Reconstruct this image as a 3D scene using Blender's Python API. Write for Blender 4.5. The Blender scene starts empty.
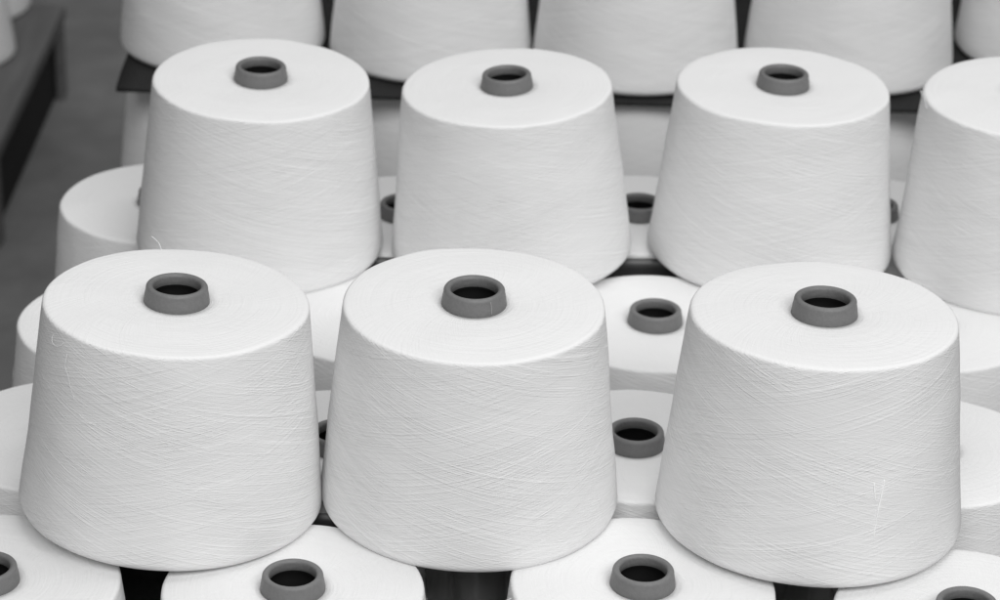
import bpy, math, random
from mathutils import Vector, Matrix, Euler, noise
PI = math.pi
col = bpy.context.scene.collection
sc = bpy.context.scene

# ------------------------------------------------------------------ helpers
def mesh_obj(name, verts, faces, mats, parent=None, uvs=None, fmat=None, smooth=True):
    me = bpy.data.meshes.new(name)
    me.from_pydata(verts, [], faces)
    if uvs:
        uvl = me.uv_layers.new(name='UVMap')
        k = 0
        for f in uvs:
            for uv in f:
                uvl.data[k].uv = uv
                k += 1
    for m in (mats if isinstance(mats, (list, tuple)) else [mats]):
        me.materials.append(m)
    if fmat:
        for p, i in zip(me.polygons, fmat): p.material_index = i
    if smooth:
        for p in me.polygons: p.use_smooth = True
    o = bpy.data.objects.new(name, me)
    col.objects.link(o)
    if parent: o.parent = parent
    return o

def tag(o, label=None, cat=None, group=None, kind=None):
    if label: o['label'] = label
    if cat: o['category'] = cat
    if group: o['group'] = group
    if kind: o['kind'] = kind
    return o

def empty(name, loc=(0, 0, 0)):
    o = bpy.data.objects.new(name, None)
    o.empty_display_size = .02
    col.objects.link(o)
    o.location = loc
    return o

class MB:
    def __init__(s): s.v = []; s.f = []
    def box(s, x0, x1, y0, y1, z0, z1, bev=.002):
        # box with chamfered edges (24 corners)
        b = bev
        idx = {}
        xs, ys, zs = (x0, x1), (y0, y1), (z0, z1)
        for i in (0, 1):
            for j in (0, 1):
                for k in (0, 1):
                    sx, sy, sz = (1 if i == 0 else -1), (1 if j == 0 else -1), (1 if k == 0 else -1)
                    X, Y, Z = xs[i], ys[j], zs[k]
                    idx[i, j, k, 'x'] = len(s.v); s.v.append((X, Y + sy*b, Z + sz*b))
                    idx[i, j, k, 'y'] = len(s.v); s.v.append((X + sx*b, Y, Z + sz*b))
                    idx[i, j, k, 'z'] = len(s.v); s.v.append((X + sx*b, Y + sy*b, Z))
        for i in (0, 1):
            s.f.append([idx[i, 0, 0, 'x'], idx[i, 1, 0, 'x'], idx[i, 1, 1, 'x'], idx[i, 0, 1, 'x']])
            s.f.append([idx[0, i, 0, 'y'], idx[1, i, 0, 'y'], idx[1, i, 1, 'y'], idx[0, i, 1, 'y']])
            s.f.append([idx[0, 0, i, 'z'], idx[1, 0, i, 'z'], idx[1, 1, i, 'z'], idx[0, 1, i, 'z']])
        for i in (0, 1):
            for j in (0, 1):
                s.f.append([idx[i, j, 0, 'x'], idx[i, j, 1, 'x'], idx[i, j, 1, 'y'], idx[i, j, 0, 'y']])
                s.f.append([idx[i, 0, j, 'x'], idx[i, 1, j, 'x'], idx[i, 1, j, 'z'], idx[i, 0, j, 'z']])
                s.f.append([idx[0, i, j, 'y'], idx[1, i, j, 'y'], idx[1, i, j, 'z'], idx[0, i, j, 'z']])
                for k in (0, 1):
                    s.f.append([idx[i, j, k, 'x'], idx[i, j, k, 'y'], idx[i, j, k, 'z']])
        return s
    def build(s, name, mat, parent=None, smooth=False):
        o = mesh_obj(name, s.v, s.f, mat, parent, smooth=smooth)
        import bmesh
        bm = bmesh.new(); bm.from_mesh(o.data)
        bmesh.ops.recalc_face_normals(bm, faces=bm.faces)
        bm.to_mesh(o.data); bm.free()
        return o

def thread(name, pts, r, mat, parent, taper=True):
    """a thin round strand through pts"""
    P = [Vector(p) for p in pts]
    # catmull-rom resample
    Q = []
    for i in range(len(P)-1):
        a = P[max(i-1, 0)]; b = P[i]; c = P[i+1]; d = P[min(i+2, len(P)-1)]
        for k in range(6):
            t = k/6
            Q.append(.5*((2*b) + (c-a)*t + (2*a-5*b+4*c-d)*t*t + (3*b-a-3*c+d)*t**3))
    Q.append(P[-1])
    v = []; f = []
    n = 5
    for i, q in enumerate(Q):
        d = (Q[min(i+1, len(Q)-1)] - Q[max(i-1, 0)]).normalized()
        u = d.orthogonal().normalized(); w = d.cross(u)
        rr = r*(.45 if taper and i in (0, len(Q)-1) else 1)
        for k in range(n):
            a = 2*PI*k/n
            v.append(q + (u*math.cos(a) + w*math.sin(a))*rr)
        if i:
            for k in range(n):
                f.append([(i-1)*n+k, (i-1)*n+(k+1) % n, i*n+(k+1) % n, i*n+k])
    f.append(list(range(n))[::-1]); f.append([(len(Q)-1)*n+k for k in range(n)])
    return mesh_obj(name, [tuple(q) for q in v], f, mat, parent)

# ------------------------------------------------------------------ materials
def newmat(name):
    m = bpy.data.materials.new(name); m.use_nodes = True
    nt = m.node_tree; nt.nodes.clear()
    out = nt.nodes.new('ShaderNodeOutputMaterial')
    b = nt.nodes.new('ShaderNodeBsdfPrincipled')
    nt.links.new(b.outputs[0], out.inputs[0])
    return m, nt, b
def N(nt, t, **kw):
    n = nt.nodes.new(t)
    for k, v in kw.items(): setattr(n, k, v)
    return n
def math_(nt, op, a, b=None, c=None, clamp=False):
    n = nt.nodes.new('ShaderNodeMath'); n.operation = op; n.use_clamp = clamp
    for i, x in enumerate((a, b, c)):
        if x is None: continue
        if isinstance(x, (int, float)): n.inputs[i].default_value = x
        else: nt.links.new(x, n.inputs[i])
    return n.outputs[0]
def noise3(nt, x, y, z, scale=1, detail=2, rough=.5):
    c = nt.nodes.new('ShaderNodeCombineXYZ')
    for i, q in enumerate((x, y, z)):
        if isinstance(q, (int, float)): c.inputs[i].default_value = q
        else: nt.links.new(q, c.inputs[i])
    n = nt.nodes.new('ShaderNodeTexNoise'); n.noise_dimensions = '3D'
    nt.links.new(c.outputs[0], n.inputs['Vector'])
    n.inputs['Scale'].default_value = scale; n.inputs['Detail'].default_value = detail; n.inputs['Roughness'].default_value = rough
    return n.outputs['Fac']
def smooth(nt, x, lo, hi):
    n = nt.nodes.new('ShaderNodeMapRange'); n.interpolation_type = 'SMOOTHSTEP'
    nt.links.new(x, n.inputs[0]); n.inputs[1].default_value = lo; n.inputs[2].default_value = hi
    return n.outputs[0]

YARN = .78
def yarn_side():
    m, nt, b = newmat('wound_yarn')
    uv = N(nt, 'ShaderNodeUVMap', uv_map='UVMap')
    sp = N(nt, 'ShaderNodeSeparateXYZ'); nt.links.new(uv.outputs[0], sp.inputs[0])
    u, v = sp.outputs[0], sp.outputs[1]
    oi = N(nt, 'ShaderNodeObjectInfo')
    seed = math_(nt, 'MULTIPLY', oi.outputs['Random'], 37.0)
    total = None
    def fam(deg, F, G, zoff, detail, rough):
        a = math.radians(deg)
        ac = math_(nt, 'SUBTRACT', math_(nt, 'MULTIPLY', v, math.cos(a)), math_(nt, 'MULTIPLY', u, math.sin(a)))
        al = math_(nt, 'ADD', math_(nt, 'MULTIPLY', u, math.cos(a)), math_(nt, 'MULTIPLY', v, math.sin(a)))
        return noise3(nt, math_(nt, 'MULTIPLY', ac, F), math_(nt, 'MULTIPLY', al, G), math_(nt, 'ADD', seed, zoff), 1, detail, rough)
    fams = [(15, 1200, 6, 0., 1.0), (-15, 1200, 6, 3.3, 1.0), (11, 1600, 8, 7.7, .6), (-12, 1500, 8, 11.1, .6),
            (20, 1350, 8, 15.7, .75), (-21, 1350, 8, 19.1, .75), (5, 1300, 9, 23.3, .5), (-4, 1300, 9, 29.3, .5)]
    lines = None
    for i, (deg, F, G, zo, w) in enumerate(fams):
        n = fam(deg, F, G, zo, 0, .5)
        h = math_(nt, 'ADD', math_(nt, 'MULTIPLY', n, .9), math_(nt, 'MULTIPLY', smooth(nt, n, .62, .74), .7))
        patch = noise3(nt, math_(nt, 'MULTIPLY', u, 14), math_(nt, 'MULTIPLY', v, 26), math_(nt, 'ADD', seed, 50 + 9.1*i), 1, 1, .5)
        wt = math_(nt, 'ADD', .25, math_(nt, 'MULTIPLY', smooth(nt, patch, .35, .65), .75))
        h = math_(nt, 'MULTIPLY', h, math_(nt, 'MULTIPLY', wt, w))
        total = h if total is None else math_(nt, 'ADD', total, h)
        ln = math_(nt, 'MULTIPLY', math_(nt, 'SUBTRACT', smooth(nt, n, .60, .72), smooth(nt, n, .40, .28)), math_(nt, 'MULTIPLY', wt, w))
        lines = ln if lines is None else math_(nt, 'ADD', lines, ln)
    fine = noise3(nt, math_(nt, 'MULTIPLY', u, 260), math_(nt, 'MULTIPLY', v, 900), seed, 1, 2, .6)
    total = math_(nt, 'ADD', total, math_(nt, 'MULTIPLY', fine, .35))
    bump = N(nt, 'ShaderNodeBump'); bump.inputs['Distance'].default_value = .00016; bump.inputs['Strength'].default_value = 1
    nt.links.new(total, bump.inputs['Height'])
    # faint tone differences between windings ; raised lines lighter, grooves darker
    band = noise3(nt, math_(nt, 'MULTIPLY', u, 3), math_(nt, 'MULTIPLY', v, 70), math_(nt, 'ADD', seed, 91.), 1, 3, .6)
    val = math_(nt, 'ADD', YARN - .02, math_(nt, 'ADD', math_(nt, 'MULTIPLY', band, .04), math_(nt, 'MULTIPLY', lines, .04)))
    cc = N(nt, 'ShaderNodeCombineColor')
    for i in range(3): nt.links.new(val, cc.inputs[i])
    nt.links.new(cc.outputs[0], b.inputs['Base Color'])
    nt.links.new(bump.outputs[0], b.inputs['Normal'])
    b.inputs['Roughness'].default_value = .95; b.inputs['Specular IOR Level'].default_value = .20
    return m
def yarn_top():
    m, nt, b = newmat('yarn_end_face')
    uv = N(nt, 'ShaderNodeUVMap', uv_map='UVMap')
    sp = N(nt, 'ShaderNodeSeparateXYZ'); nt.links.new(uv.outputs[0], sp.inputs[0])
    u, v = sp.outputs[0], sp.outputs[1]
    oi = N(nt, 'ShaderNodeObjectInfo')
    seed = math_(nt, 'MULTIPLY', oi.outputs['Random'], 37.0)
    rad = noise3(nt, math_(nt, 'MULTIPLY', math_(nt, 'ADD', u, math_(nt, 'MULTIPLY', v, .5)), 700), math_(nt, 'MULTIPLY', v, 40), seed, 1, 3, .6)
    con = noise3(nt, math_(nt, 'MULTIPLY', u, 20), math_(nt, 'MULTIPLY', v, 500), math_(nt, 'ADD', seed, 5.), 1, 3, .6)
    big = noise3(nt, math_(nt, 'MULTIPLY', u, 30), math_(nt, 'MULTIPLY', v, 60), math_(nt, 'ADD', seed, 9.), 1, 2, .5)
    t = math_(nt, 'ADD', math_(nt, 'ADD', math_(nt, 'MULTIPLY', rad, .8), math_(nt, 'MULTIPLY', con, .9)), math_(nt, 'MULTIPLY', big, 1.2))
    bump = N(nt, 'ShaderNodeBump'); bump.inputs['Distance'].default_value = .00046; bump.inputs['Strength'].default_value = 1
    nt.links.new(t, bump.inputs['Height']); nt.links.new(bump.outputs[0], b.inputs['Normal'])
    b.inputs['Base Color'].default_value = (YARN+.01,)*3 + (1,)
    b.inputs['Roughness'].default_value = .95; b.inputs['Specular IOR Level'].default_value = .20
    return m
def plain(name, val, rough=.5, spec=.5, nscale=60, namp=.15, bump=.0003, stretch=(1, 1, 1), coord='Object'):
    m, nt, b = newmat(name)
    tc = N(nt, 'ShaderNodeTexCoord'); mp = N(nt, 'ShaderNodeMapping'); mp.inputs['Scale'].default_value = stretch
    nt.links.new(tc.outputs[coord], mp.inputs[0])
    n = N(nt, 'ShaderNodeTexNoise'); n.inputs['Scale'].default_value = nscale; n.inputs['Detail'].default_value = 5; n.inputs['Roughness'].default_value = .6
    nt.links.new(mp.outputs[0], n.inputs['Vector'])
    f = math_(nt, 'MULTIPLY', math_(nt, 'ADD', 1 - namp, math_(nt, 'MULTIPLY', n.outputs['Fac'], 2*namp)), val)
    cc = N(nt, 'ShaderNodeCombineColor')
    for i in range(3): nt.links.new(f, cc.inputs[i])
    nt.links.new(cc.outputs[0], b.inputs['Base Color'])
    bp = N(nt, 'ShaderNodeBump'); bp.inputs['Distance'].default_value = bump
    nt.links.new(n.outputs['Fac'], bp.inputs['Height']); nt.links.new(bp.outputs[0], b.inputs['Normal'])
    b.inputs['Roughness'].default_value = rough; b.inputs['Specular IOR Level'].default_value = spec
    return m
M_side = yarn_side(); M_top = yarn_top()
M_tube = plain('grey_tube', .16, .5, .4, 420, .16, .0004)
M_bore_shade = plain('tube_bore_shade', .012, .7, .2, 220, .1, .0002)  # shade inside the tube hole, put into the colour of its inner wall
M_seam = plain('moulding_line', .30, .6, .3)
M_thread = plain('loose_yarn', .95, .9, .1, 400, .03)
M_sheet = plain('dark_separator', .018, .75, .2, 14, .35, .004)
M_gap_shade = plain('gap_shade', .035, .38, .5, 18, .2, .002, (1, 1, .25))  # near black: shade between the lower cones, put into the colour
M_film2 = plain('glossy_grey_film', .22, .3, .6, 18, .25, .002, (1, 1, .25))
M_wood = plain('weathered_grey_wood', .14, .85, .2, 8, .35, .001, (8, 1, 8))
def floor_mat():
    m, nt, b = newmat('concrete_floor')
    tc = N(nt, 'ShaderNodeTexCoord')
    def nz(s, d=6, st=(1, 1, 1)):
        mp = N(nt, 'ShaderNodeMapping'); mp.inputs['Scale'].default_value = st; nt.links.new(tc.outputs['Object'], mp.inputs[0])
        n = N(nt, 'ShaderNodeTexNoise'); n.inputs['Scale'].default_value = s; n.inputs['Detail'].default_value = d; nt.links.new(mp.outputs[0], n.inputs['Vector']); return n.outputs['Fac']
    a = math_(nt, 'MULTIPLY', nz(3.5), .17); c = math_(nt, 'MULTIPLY', nz(14, 4, (1, 1, 1)), .09)
    v = math_(nt, 'ADD', math_(nt, 'ADD', a, c), .075)
    cc = N(nt, 'ShaderNodeCombineColor')
    for i in range(3): nt.links.new(v, cc.inputs[i])
    nt.links.new(cc.outputs[0], b.inputs['Base Color'])
    bp = N(nt, 'ShaderNodeBump'); bp.inputs['Distance'].default_value = .002
    nt.links.new(nz(40), bp.inputs['Height']); nt.links.new(bp.outputs[0], b.inputs['Normal'])
    b.inputs['Roughness'].default_value = .6
    return m
M_floor = floor_mat()

# ------------------------------------------------------------------ yarn cone
R, RT, H = .1, .0855, .1460
T0, HT = .0212, .0112
def lathe_verts(prof, seg, wob=None):
    v = []
    for (r, z) in prof:
        for k in range(seg):
            a = 2*PI*k/seg + PI/2      # seam at the far side
            dr, dz = wob(r, z, a) if wob else (0, 0)
            v.append(((r+dr)*math.cos(a), (r+dr)*math.sin(a), z+dz))
    return v
def yarn_body(seed, parent):
    """wound yarn package: tapered side with rounded foot and soft shoulder, nearly flat end"""
    seg = 144
    prof = [(.034, .004), (.06, .0012), (.085, .0)]
    fb = .0068
    for i in range(1, 9):          # rounded foot
        t = PI/2*i/8
        prof.append((R - fb + fb*math.sin(t), fb - fb*math.cos(t)))
    n0 = 0
    ft = .0030
    zt = H - ft
    slope = (R - RT)/(zt - fb)
    for i in range(1, 17):
        t = i/16
        z = fb + (zt - fb)*t
        r = R + (RT - R)*t - .0008*math.sin(PI*t)*(0)
        prof.append((r, z))
    ns = len(prof) - 1             # last side ring
    for i in range(1, 6):
        t = PI/2*i/5
        prof.append((RT - ft + ft*math.cos(t), zt + ft*math.sin(t)))
    for i in range(1, 9):
        t = i/8
        r = RT - ft + (T0 - .0012 - (RT - ft))*t
        prof.append((r, H + .0007*math.sin(PI*t) - (.0008 if i == 8 else 0)))
    prof.append((T0 - .0012, H - .02))
    off = Vector((seed*3.17, seed*1.31, seed*.77))
    def wob(r, z, a):
        if r < .03 : return 0, 0
        p = Vector((math.cos(a)*1.3, math.sin(a)*1.3, z*14)) + off
        w = noise.noise(p)*.0011 + noise.noise(p*3.1)*.0004
        q = Vector((math.cos(a)*r*25, math.sin(a)*r*25, 3.3)) + off
        dz = noise.noise(q)*.0008*min(1, z/H) if z > .02 else 0
        return w*(1 if r > .05 else .3), dz
    v = lathe_verts(prof, seg, wob)
    # arc length for uv
    L = [0]
    for i in range(1, len(prof)):
        L.append(L[-1] + math.hypot(prof[i][0]-prof[i-1][0], prof[i][1]-prof[i-1][1]))
    f = []; uv = []; fm = []
    for i in range(len(prof)-1):
        for k in range(seg):
            k2 = (k+1) % seg
            f.append([i*seg+k, i*seg+k2, (i+1)*seg+k2, (i+1)*seg+k])
            top = i >= ns + 2
            rr = .093 if not top else .06
            u0, u1 = 2*PI*k/seg*rr, 2*PI*(k+1)/seg*rr
            uv.append([(u0, L[i]), (u1, L[i]), (u1, L[i+1]), (u0, L[i+1])])
            fm.append(1 if top else 0)
    return mesh_obj('wound_yarn', v, f, [M_side, M_top], parent, uv, fm)
def tube(parent):
    seg = 72
    prof = [(.0235, .003), (.0222, .09), (T0+.0001, H-.004), (T0, H), (.0207, H+.0045), (.0200, H+.0078)]
    rc, zc, rl = .0176, H+HT-.0024, .0024
    for i in range(0, 9):
        t = PI*i/8
        prof.append((rc + rl*math.cos(t), zc + rl*math.sin(t)))
    prof += [(.0151, H+.0065), (.0153, H+.004), (.0170, H+.0015), (.0182, H-.002), (.0188, H-.006), (.0192, H-.02), (.0200, .09), (.0212, .003)]
    v = lathe_verts(prof, seg)
    n = len(prof)
    f = [[i*seg+k, i*seg+(k+1) % seg, ((i+1) % n)*seg+(k+1) % seg, ((i+1) % n)*seg+k] for i in range(n) for k in range(seg)]
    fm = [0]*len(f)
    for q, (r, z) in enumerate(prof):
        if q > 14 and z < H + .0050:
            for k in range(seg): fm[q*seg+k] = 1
    return mesh_obj('core_tube', v, f, [M_tube, M_bore_shade], parent, fmat=fm)
protos = []
for sd in range(6):
    e = empty('yarn_cone')
    protos.append((e, yarn_body(sd+1, e), tube(e)))
used = set()
rng = random.Random(5)
def cone(p, label, group, zbase=0., rot=None, var=None):
    x, y, tx, ty, s = p
    var = rng.randrange(6) if var is None else var
    e, b, t = protos[var]
    if var in used:
        r = e.copy(); col.objects.link(r)
        for ch in (b, t):
            c = ch.copy(); col.objects.link(c); c.parent = r
    else:
        used.add(var); r = e
    rz = rng.uniform(-.7, .7) if rot is None else rot
    M = Matrix.Rotation(math.atan(ty), 4, 'X') @ Matrix.Rotation(-math.atan(tx), 4, 'Y') @ Matrix.Rotation(rz, 4, 'Z')
    r.rotation_euler = M.to_euler()
    r.location = (x, y, zbase)
    r.scale = (s, s, s)
    tag(r, label, 'yarn cone', group)
    return r

GA = 'upper yarn cones standing on the lower layer'
GL = 'yarn cones of the lower layer'
GC = 'yarn cones on the dark sheet behind'
GD = 'yarn cones under the dark sheet'
FRONT = {
 'A1': ([-0.2178, 1.5903, -0.0469, -0.0206, 1.0113], 'big white yarn cone at front left with loose thread loops near its upper left rim'),
 'A2': ([-0.0177, 1.6087, -0.0048, 0.0208, 1.0123], 'big middle cone of the front row of three, light line on its grey tube'),
 'A3': ([0.2112, 1.5934, -0.0071, -0.0291, 1.0269], 'big white yarn cone at front right with a vertical frayed thread low on its side'),
 'B1': ([-0.1969, 2.0144, -0.021, 0.0328, 1.0013], 'upright cone behind the front left one, leftmost of the second upper row'),
 'B2': ([0.0085, 2.0149, 0.0513, 0.0196, 0.9791], 'upright cone behind the middle front one, second from left in the second upper row'),
 'B3': ([0.2197, 2.0326, -0.0132, 0.012, 0.9969], 'upright cone behind the front right one, third from left in the second upper row'),
 'B4': ([0.4218, 2.0137, 0.0186, 0.0213, 1.0203], 'white yarn cone cut off by the right picture edge, rightmost of the second upper row'),
}
C = {}
for i, (k, (p, lab)) in enumerate(FRONT.items()):
    C[k] = cone(p, lab, GA, .085*math.hypot(p[2], p[3]) - .0008, var=i % 6)
LOW = {
 'L11': ([-0.3242, 1.4861, 0, 0, 1.0], 'lower cone in the bottom left picture corner, its tube cut off'),
 'L12': ([-0.1279, 1.4866, 0, 0, 0.985], 'lower cone at the bottom edge, its tube between front left and middle front cones'),
 'L13': ([0.0969, 1.5034, 0, 0, 1.0], 'lower cone at the bottom edge, its tube between middle front and front right cones'),
 'L14': ([0.3015, 1.4736, 0, 0, 0.9917], 'lower cone in the bottom right picture corner, only the rim of its tube in view'),
 'L20': ([-0.3065, 1.6874, 0, 0, 0.99], 'lower cone cut by the left picture edge, just left of the big front left cone'),
 'L21': ([-0.1115, 1.6801, 0, 0, 1.0], 'lower cone with a dark tube sliver between the front left and middle front cones'),
 'L22': ([0.0987, 1.6933, 0, 0, 0.997], 'lower cone with whole tube halfway down the gap between middle front and front right cones'),
 'L23': ([0.3075, 1.6972, 0, 0, 0.985], 'lower cone at the right picture edge beside the front right cone, its tube hidden'),
 'L31': ([-0.2847, 1.8723, 0, 0, 1.0], 'lower cone peeking out left behind the rim of the front left cone'),
 'L32': ([-0.0956, 1.8921, 0, 0, 0.985], 'lower cone seen as a patch between the front left and middle front rims'),
 'L33': ([0.1208, 1.8935, 0, 0, 1.01], 'lower cone with whole tube, below the dark triangle between two second row cones'),
 'L34': ([0.3331, 1.9042, 0, 0, 0.985], 'lower cone under the front of the rightmost second row cone'),
 'L41': ([-0.2876, 2.1031, 0, 0, 1.0052], 'lower cone beside the grey floor, left of the leftmost second row cone'),
 'L42': ([-0.0829, 2.0894, 0, 0, 1.0007], 'lower cone, half its tube showing between first and second cones of the second row'),
 'L43': ([0.1158, 2.1037, 0, 0, 0.9986], 'lower cone, a bit of tube between second and third cones of the second row'),
 'L44': ([0.3159, 2.1129, 0, 0, 0.985], 'lower cone, a tube sliver between third and rightmost cones of the second row'),
}
for k, (p, lab) in LOW.items():
    C[k] = cone(p, lab, GL, -H*p[4])
ZC = -.0036
BACK = {
 'C1': ([-0.2786, 2.5081, 0, 0, 1.0], 'leftmost cone of the back row, standing beside the grey floor on the dark sheet'),
 'C2': ([-0.0744, 2.5, 0, 0, 0.9882], 'back row cone seen between first and second cones of the second row'),
 'C3': ([0.1255, 2.4834, 0, 0, 0.9975], 'third cone from left in the back row, at the middle of the top edge'),
 'C4': ([0.3337, 2.4995, 0, 0, 1.0142], 'fourth back row cone from left, behind the third cone of the second row'),
 'C5': ([0.5465, 2.5506, 0, 0, 1.0], 'cone in the top right corner of the picture, rightmost of the back row'),
}
for k, (p, lab) in BACK.items():
    C[k] = cone(p, lab, GC, ZC)
UND = ['leftmost cone under the dark sheet, its shaded side next to the grey floor',
       'cone under the dark sheet between first and second cones of the second row',
       'cone under the dark sheet between second and third cones of the second row',
       'cone under the dark sheet between third and rightmost cones of the second row',
       'cone under the right end of the dark sheet behind the rightmost second row cone']
DX = [(-.284, 2.505), (-.0735, 2.5), (.128, 2.49), (.334, 2.5), (.545, 2.535)]
for (x, y), lab in zip(DX, UND):
    cone((x, y, 0, 0, 1), lab, GD, ZC - .006 - H)
# rows behind the back row (block the light between the cones)
for (x, y) in [(-.300, 2.712), (-.081, 2.706), (.135, 2.70), (.361, 2.712), (.588, 2.76)]:
    cone((x, y, 0, 0, 1), 'white yarn cone hidden right behind the back row of cones', 'hidden cones behind the back row', ZC)
    cone((x, y, 0, 0, 1), 'white yarn cone hidden behind the cones under the dark sheet', 'hidden cones under the dark sheet', ZC - .006 - H)
# deeper layers of both stacks (outer faces only)
FLOOR = -.585
z2 = -H*1.01 - .005 - H
for lay in range(2):
    zz = z2 - lay*(H + .005)
    for (x, y) in [(-.335, 1.487), (-.132, 1.487), (.09, 1.49), (.30, 1.485), (-.335, 1.69), (-.335, 1.893), (-.335, 2.096), (-.132, 2.1), (.07, 2.1), (.272, 2.1)]:
        cone((x, y, 0, 0, .99), 'white yarn cone deep inside the front stack under the lower layer', 'deep cones of the front stack', zz)
    for (x, y) in [(-.276, 2.505), (-.07, 2.505), (.133, 2.50), (.337, 2.505), (.545, 2.54), (-.276, 2.71)]:
        cone((x, y, 0, 0, .99), 'white yarn cone deep inside the back stack', 'deep cones of the back stack', ZC - .012 - 2*H - lay*(H+.005) - .0)
# cones on the wooden pallet at upper left
cone((-.800, 3.625, 0, 0, 1), 'blurred cone on the wooden pallet, the nearer one at the left picture edge', 'cones on the wooden pallet', -.4395)
cone((-.812, 3.835-.008, 0, 0, 1), 'blurred cone on the wooden pallet in the top left picture corner, behind another', 'cones on the wooden pallet', -.4395)
cone((-1.01, 3.70, 0, 0, 1), 'cone on the wooden pallet out beyond the left picture edge', 'cones on the wooden pallet', -.4395)

# loose threads (in the local space of their cone)
def local_thread(key, pts, r=.00018):
    """pts: (angle deg from camera side, + to the right; height or radius spec)"""
    from mathutils.bvhtree import BVHTree
    root = C[key]
    body = [o for o in root.children if o.name.startswith('wound_yarn')][0]
    bvh = BVHTree.FromPolygons([v.co for v in body.data.vertices], [tuple(p.vertices) for p in body.data.polygons])
    P = []
    for (kind, a, q, off) in pts:
        A = math.radians(a - 90) - root_rz(root)
        if kind == 's':   # on the side at height q, off above the real surface
            d = Vector((math.cos(A), math.sin(A), 0))
            hit = bvh.ray_cast(d*.15 + Vector((0, 0, q)), -d)[0]
            rr = math.hypot(hit.x, hit.y) + off
            P.append((rr*math.cos(A), rr*math.sin(A), q))
        else:             # on the top at radius q
            P.append((q*math.cos(A), q*math.sin(A), H + off))
    return thread('loose_thread', P, r, M_thread, root)
def root_rz(root): return root.rotation_euler.z
local_thread('A1', [('s', -56, .1385, .0003), ('s', -54, .136, .002), ('s', -51, .135, .0025), ('s', -48, .136, .002), ('s', -46.5, .139, .0004)], .00011)
local_thread('A1', [('s', -43, .134, .001), ('s', -42.5, .130, .0022), ('s', -43, .125, .0015), ('s', -41, .121, .0016), ('s', -39, .112, .0008), ('s', -37, .106, .0006)], .00009)
local_thread('A1', [('s', -34, .098, .001), ('s', -30, .095, .0016), ('s', -26, .094, .0004)], .00012)
local_thread('A1', [('t', 194, .080, 0), ('t', 194.5, .084, .0025), ('t', 196, .087, .005), ('t', 198, .087, .0078)])
local_thread('A3', [('s', 21.5, .073, .0), ('s', 21.0, .068, .0003), ('s', 20.0, .059, .0003), ('s', 19.0, .050, .0003), ('s', 18.4, .042, .0001), ('s', 18.0, .036, .0)], .00036)
local_thread('A3', [('s', 21.2, .070, .0), ('s', 20.4, .064, .0003), ('s', 19.6, .057, .0002), ('s', 19.2, .053, .0)], .0004)
local_thread('A3', [('s', 17.2, .072, .0), ('s', 17.4, .067, .0003), ('s', 17.9, .060, .0)], .0003)
local_thread('B4', [('s', -78, .141, .001), ('t', -82, .088, .002), ('t', -84, .088, .004)], .00018)
local_thread('B4', [('t', -90, .086, 0), ('t', -89, .089, .004), ('t', -87, .088, .001)], .00018)
local_thread('L13', [('s', -78, .143, .001), ('s', -80, .139, .006), ('s', -83, .135, .009), ('s', -81, .128, .007), ('s', -80, .11, .005)], .00025)
# small moulding line on the middle front tube
def seam():
    root = C['A2']
    P = []
    for z, r in [(H+.0006, .02125), (H+.0045, .0209), (H+.0078, .0202), (H+.0098, .0192)]:
        A = math.radians(33-90)
        P.append((r*math.cos(A), r*math.sin(A), z))
    o = thread('moulding_line', P, .00035, M_seam, root)
    o.rotation_euler = (0, 0, -root.rotation_euler.z)
seam()

# ------------------------------------------------------------------ sheets, film
def sheet(name, x0, x1, y0, y1, z, th, mat, amp=.0, nx=60, ny=40, seed=0, lift=None):
    v = []; f = []
    for s in (0, 1):
        for j in range(ny+1):
            for i in range(nx+1):
                x = x0 + (x1-x0)*i/nx; y = y0 + (y1-y0)*j/ny
                e = noise.noise(Vector((x*7, 2.2, seed)))*.006 if j == 0 else 0
                dz = noise.noise(Vector((x*9, y*9, seed)))*amp + (lift(x, y) if lift else 0)
                v.append((x, y+e, z - th*s + dz))
    n = (nx+1)*(ny+1)
    for j in range(ny):
        for i in range(nx):
            a = j*(nx+1)+i
            f.append([a, a+1, a+nx+2, a+nx+1]); f.append([n+a, n+a+nx+1, n+a+nx+2, n+a+1])
    for i in range(nx):
        f.append([i, n+i, n+i+1, i+1]); a = ny*(nx+1)+i; f.append([a, a+1, n+a+1, n+a])
    for j in range(ny):
        a = j*(nx+1); f.append([a, a+nx+1, n+a+nx+1, n+a]); a += nx; f.append([a, n+a, n+a+nx+1, a+nx+1])
    return mesh_obj(name, v, f, mat, None)
def droop(x, y):
    d = 0
    if y < 2.42: d -= .10*(2.42-y)
    return d
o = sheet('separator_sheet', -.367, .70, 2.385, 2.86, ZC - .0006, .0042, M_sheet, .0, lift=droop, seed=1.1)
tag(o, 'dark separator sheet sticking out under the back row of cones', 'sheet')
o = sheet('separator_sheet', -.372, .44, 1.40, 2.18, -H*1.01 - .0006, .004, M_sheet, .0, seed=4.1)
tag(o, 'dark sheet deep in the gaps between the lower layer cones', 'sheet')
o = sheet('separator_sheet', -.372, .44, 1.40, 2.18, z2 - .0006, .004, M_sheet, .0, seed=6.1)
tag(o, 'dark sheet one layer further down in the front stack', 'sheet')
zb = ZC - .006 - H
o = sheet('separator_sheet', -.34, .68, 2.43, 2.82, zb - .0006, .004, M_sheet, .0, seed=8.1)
tag(o, 'dark sheet below the shaded cones of the back stack', 'sheet')

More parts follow.
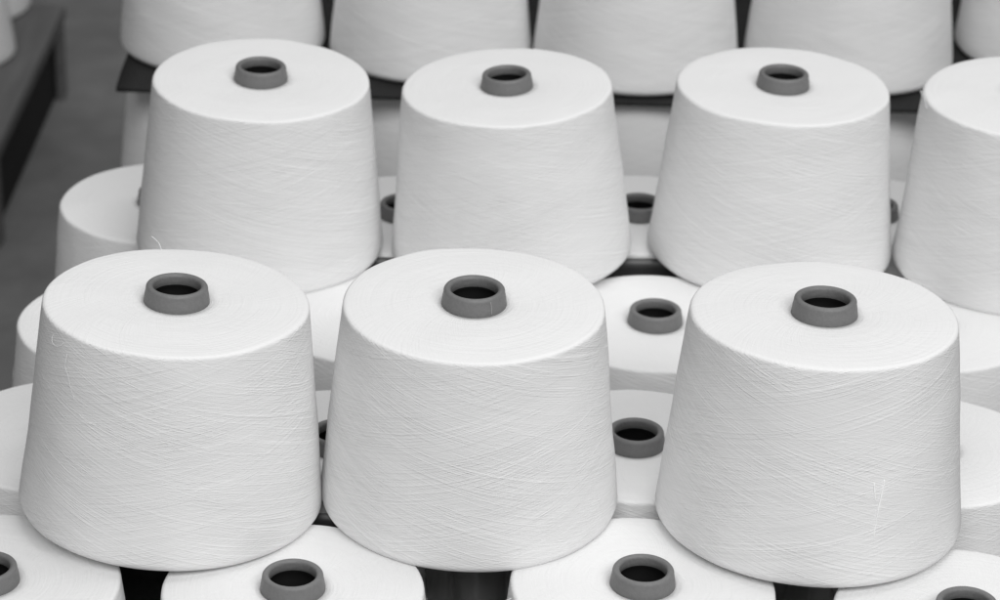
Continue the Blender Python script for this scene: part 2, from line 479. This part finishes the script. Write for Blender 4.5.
def film(xc, yc, w, z0, z1, seed, label, amp=1):  # low amp: dark sheets added to stand in for shade in the gaps
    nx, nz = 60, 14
    fm_ = M_film2 if amp == 1 else M_gap_shade
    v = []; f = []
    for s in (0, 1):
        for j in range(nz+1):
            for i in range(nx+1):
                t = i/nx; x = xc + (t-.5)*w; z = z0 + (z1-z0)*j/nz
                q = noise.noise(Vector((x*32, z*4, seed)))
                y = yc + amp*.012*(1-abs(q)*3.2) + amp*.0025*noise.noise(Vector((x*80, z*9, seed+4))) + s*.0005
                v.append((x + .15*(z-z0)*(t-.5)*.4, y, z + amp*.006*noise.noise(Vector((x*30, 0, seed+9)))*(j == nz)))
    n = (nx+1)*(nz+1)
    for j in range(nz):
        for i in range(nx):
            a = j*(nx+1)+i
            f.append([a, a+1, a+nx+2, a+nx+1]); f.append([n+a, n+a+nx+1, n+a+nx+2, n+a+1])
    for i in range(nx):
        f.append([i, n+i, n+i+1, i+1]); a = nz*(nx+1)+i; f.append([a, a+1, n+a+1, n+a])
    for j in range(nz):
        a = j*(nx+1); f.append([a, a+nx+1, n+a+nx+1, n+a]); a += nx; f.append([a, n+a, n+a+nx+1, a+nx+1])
    tag(mesh_obj('film_or_shade_sheet', v, f, fm_), label, 'plastic film', 'dark film between the lower cones')
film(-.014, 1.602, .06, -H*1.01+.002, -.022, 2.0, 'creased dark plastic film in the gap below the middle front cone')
film(-.226, 1.588, .06, -H*1.01+.002, -.012, 7.0, 'added shade sheet in the gap below the front left cone', .25)
film(-.118, 1.587, .08, -H*1.01+.002, -.003, 8.0, 'added dark shade sheet between the bases of the front left and middle front cones', .1)
film(.115, 2.0125, .05, -H*1.01+.002, -.0015, 9.0, 'added shade sheet in the triangle between second and third cones of the second row', .1)
film(-.085, 2.002, .07, -H*1.01+.002, -.0015, 10.0, 'added shade sheet at the base between first and second cones of the second row', .1)
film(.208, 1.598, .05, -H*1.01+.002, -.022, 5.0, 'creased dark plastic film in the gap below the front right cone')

# ------------------------------------------------------------------ pallets
def pallet(x0, y0, lx, ly, zt, label, side_axis='y'):
    """block pallet; long stringers along y"""
    root = empty('wooden_pallet', (x0, y0, FLOOR))
    hgt = zt - FLOOR
    nb = 6; bw = lx/6 - .004; gap = (lx - nb*bw)/(nb-1)
    for i in range(nb):
        a = i*(bw+gap)
        MB().box(a, a+bw, 0, ly, hgt-.022, hgt).build('deck_board', M_wood, root)
    for x in (0, lx*.5):
        MB().box(x, x+.045, .003, ly-.003, .0008, hgt-.0225).build('stringer_or_shade_beam', M_wood, root)
    for y in (0, ly*.5, ly-.06):
        MB().box(lx-.016, lx-.003, y+.034, y+.058, .0008, hgt-.0225).build('block', M_wood, root)
    MB().box(lx-.060, lx-.018, .003, ly-.006, .0008, hgt-.0225).build('stringer_or_shade_beam', M_sheet, root)  # near-black beam added to stand in for the shade under the deck
    MB().box(.05, lx*.5-.004, ly-.03, ly-.004, .0008, hgt-.0225).build('end_board', M_wood, root)
    MB().box(lx*.5+.049, lx-.08, ly-.03, ly-.004, .0008, hgt-.0225).build('end_board', M_wood, root)
    tag(root, label, 'pallet', 'wooden pallets')
pallet(-1.463, 2.65, .80, 1.20, -.44, 'grey wooden pallet on the floor at the left, its open side dark')
pallet(-.372, 1.40, .81, .78, z2 - (H+.005) - .0050, 'wooden pallet hidden under the front stack of cones')
pallet(-.34, 2.43, 1.02, .39, ZC - .012 - 2*H - (H+.005) - .0005, 'wooden pallet hidden under the back stack of cones')

# ------------------------------------------------------------------ floor
v = []; f = []; n = 40
for j in range(n+1):
    for i in range(n+1):
        v.append((-8 + 16*i/n, -2 + 16*j/n, FLOOR))
for j in range(n):
    for i in range(n):
        a = j*(n+1)+i; f.append([a, a+1, a+n+2, a+n+1])
tag(mesh_obj('floor', v, f, M_floor, smooth=False), 'dark grey concrete floor with faint blotches', 'floor', kind='structure')

# ------------------------------------------------------------------ light
def area(name, loc, target, sx, sy, power):
    l = bpy.data.lights.new(name, 'AREA'); l.shape = 'RECTANGLE'; l.size = sx; l.size_y = sy; l.energy = power
    o = bpy.data.objects.new(name, l); col.objects.link(o)
    o.location = loc
    o.rotation_euler = (Vector(target) - Vector(loc)).to_track_quat('-Z', 'Y').to_euler()
area('ceiling_lamp', (.5, 2.2, 3.0), (.0, 1.75, 0), 2.2, 1.4, 38)
area('front_fill', (.7, -1.1, 2.75), (0, 1.8, 0), 4.6, 1.4, 142)  # added unseen fill behind the camera, brightens the cone sides
w = bpy.data.worlds.new('World'); sc.world = w; w.use_nodes = True
w.node_tree.nodes['Background'].inputs[0].default_value = (1, 1, 1, 1)
w.node_tree.nodes['Background'].inputs[1].default_value = .14

# ------------------------------------------------------------------ camera
f_px, pitch, roll, camz = 2.70628, 0.44235, 0.02588, 0.9117
cam = bpy.data.cameras.new('Camera'); co = bpy.data.objects.new('Camera', cam); col.objects.link(co)
cam.sensor_fit = 'HORIZONTAL'; cam.sensor_width = 36; cam.lens = 36*f_px
co.location = (0, 0, camz)
fw = Vector((0, math.cos(pitch), -math.sin(pitch))); rt = Vector((1, 0, 0)); up = rt.cross(fw)
rt2 = rt*math.cos(roll) + up*math.sin(roll); up2 = -rt*math.sin(roll) + up*math.cos(roll)
m = Matrix((rt2, up2, -fw)).transposed()
co.rotation_euler = m.to_euler()
cam.clip_start = .05; cam.clip_end = 100
cam.dof.use_dof = True; cam.dof.focus_distance = 1.76; cam.dof.aperture_fstop = 10
sc.camera = co
sc.view_settings.view_transform = 'Standard'; sc.view_settings.look = 'None'
sc.view_settings.exposure = 0; sc.view_settings.gamma = 1
sc.cycles.max_bounces = 10; sc.cycles.diffuse_bounces = 6
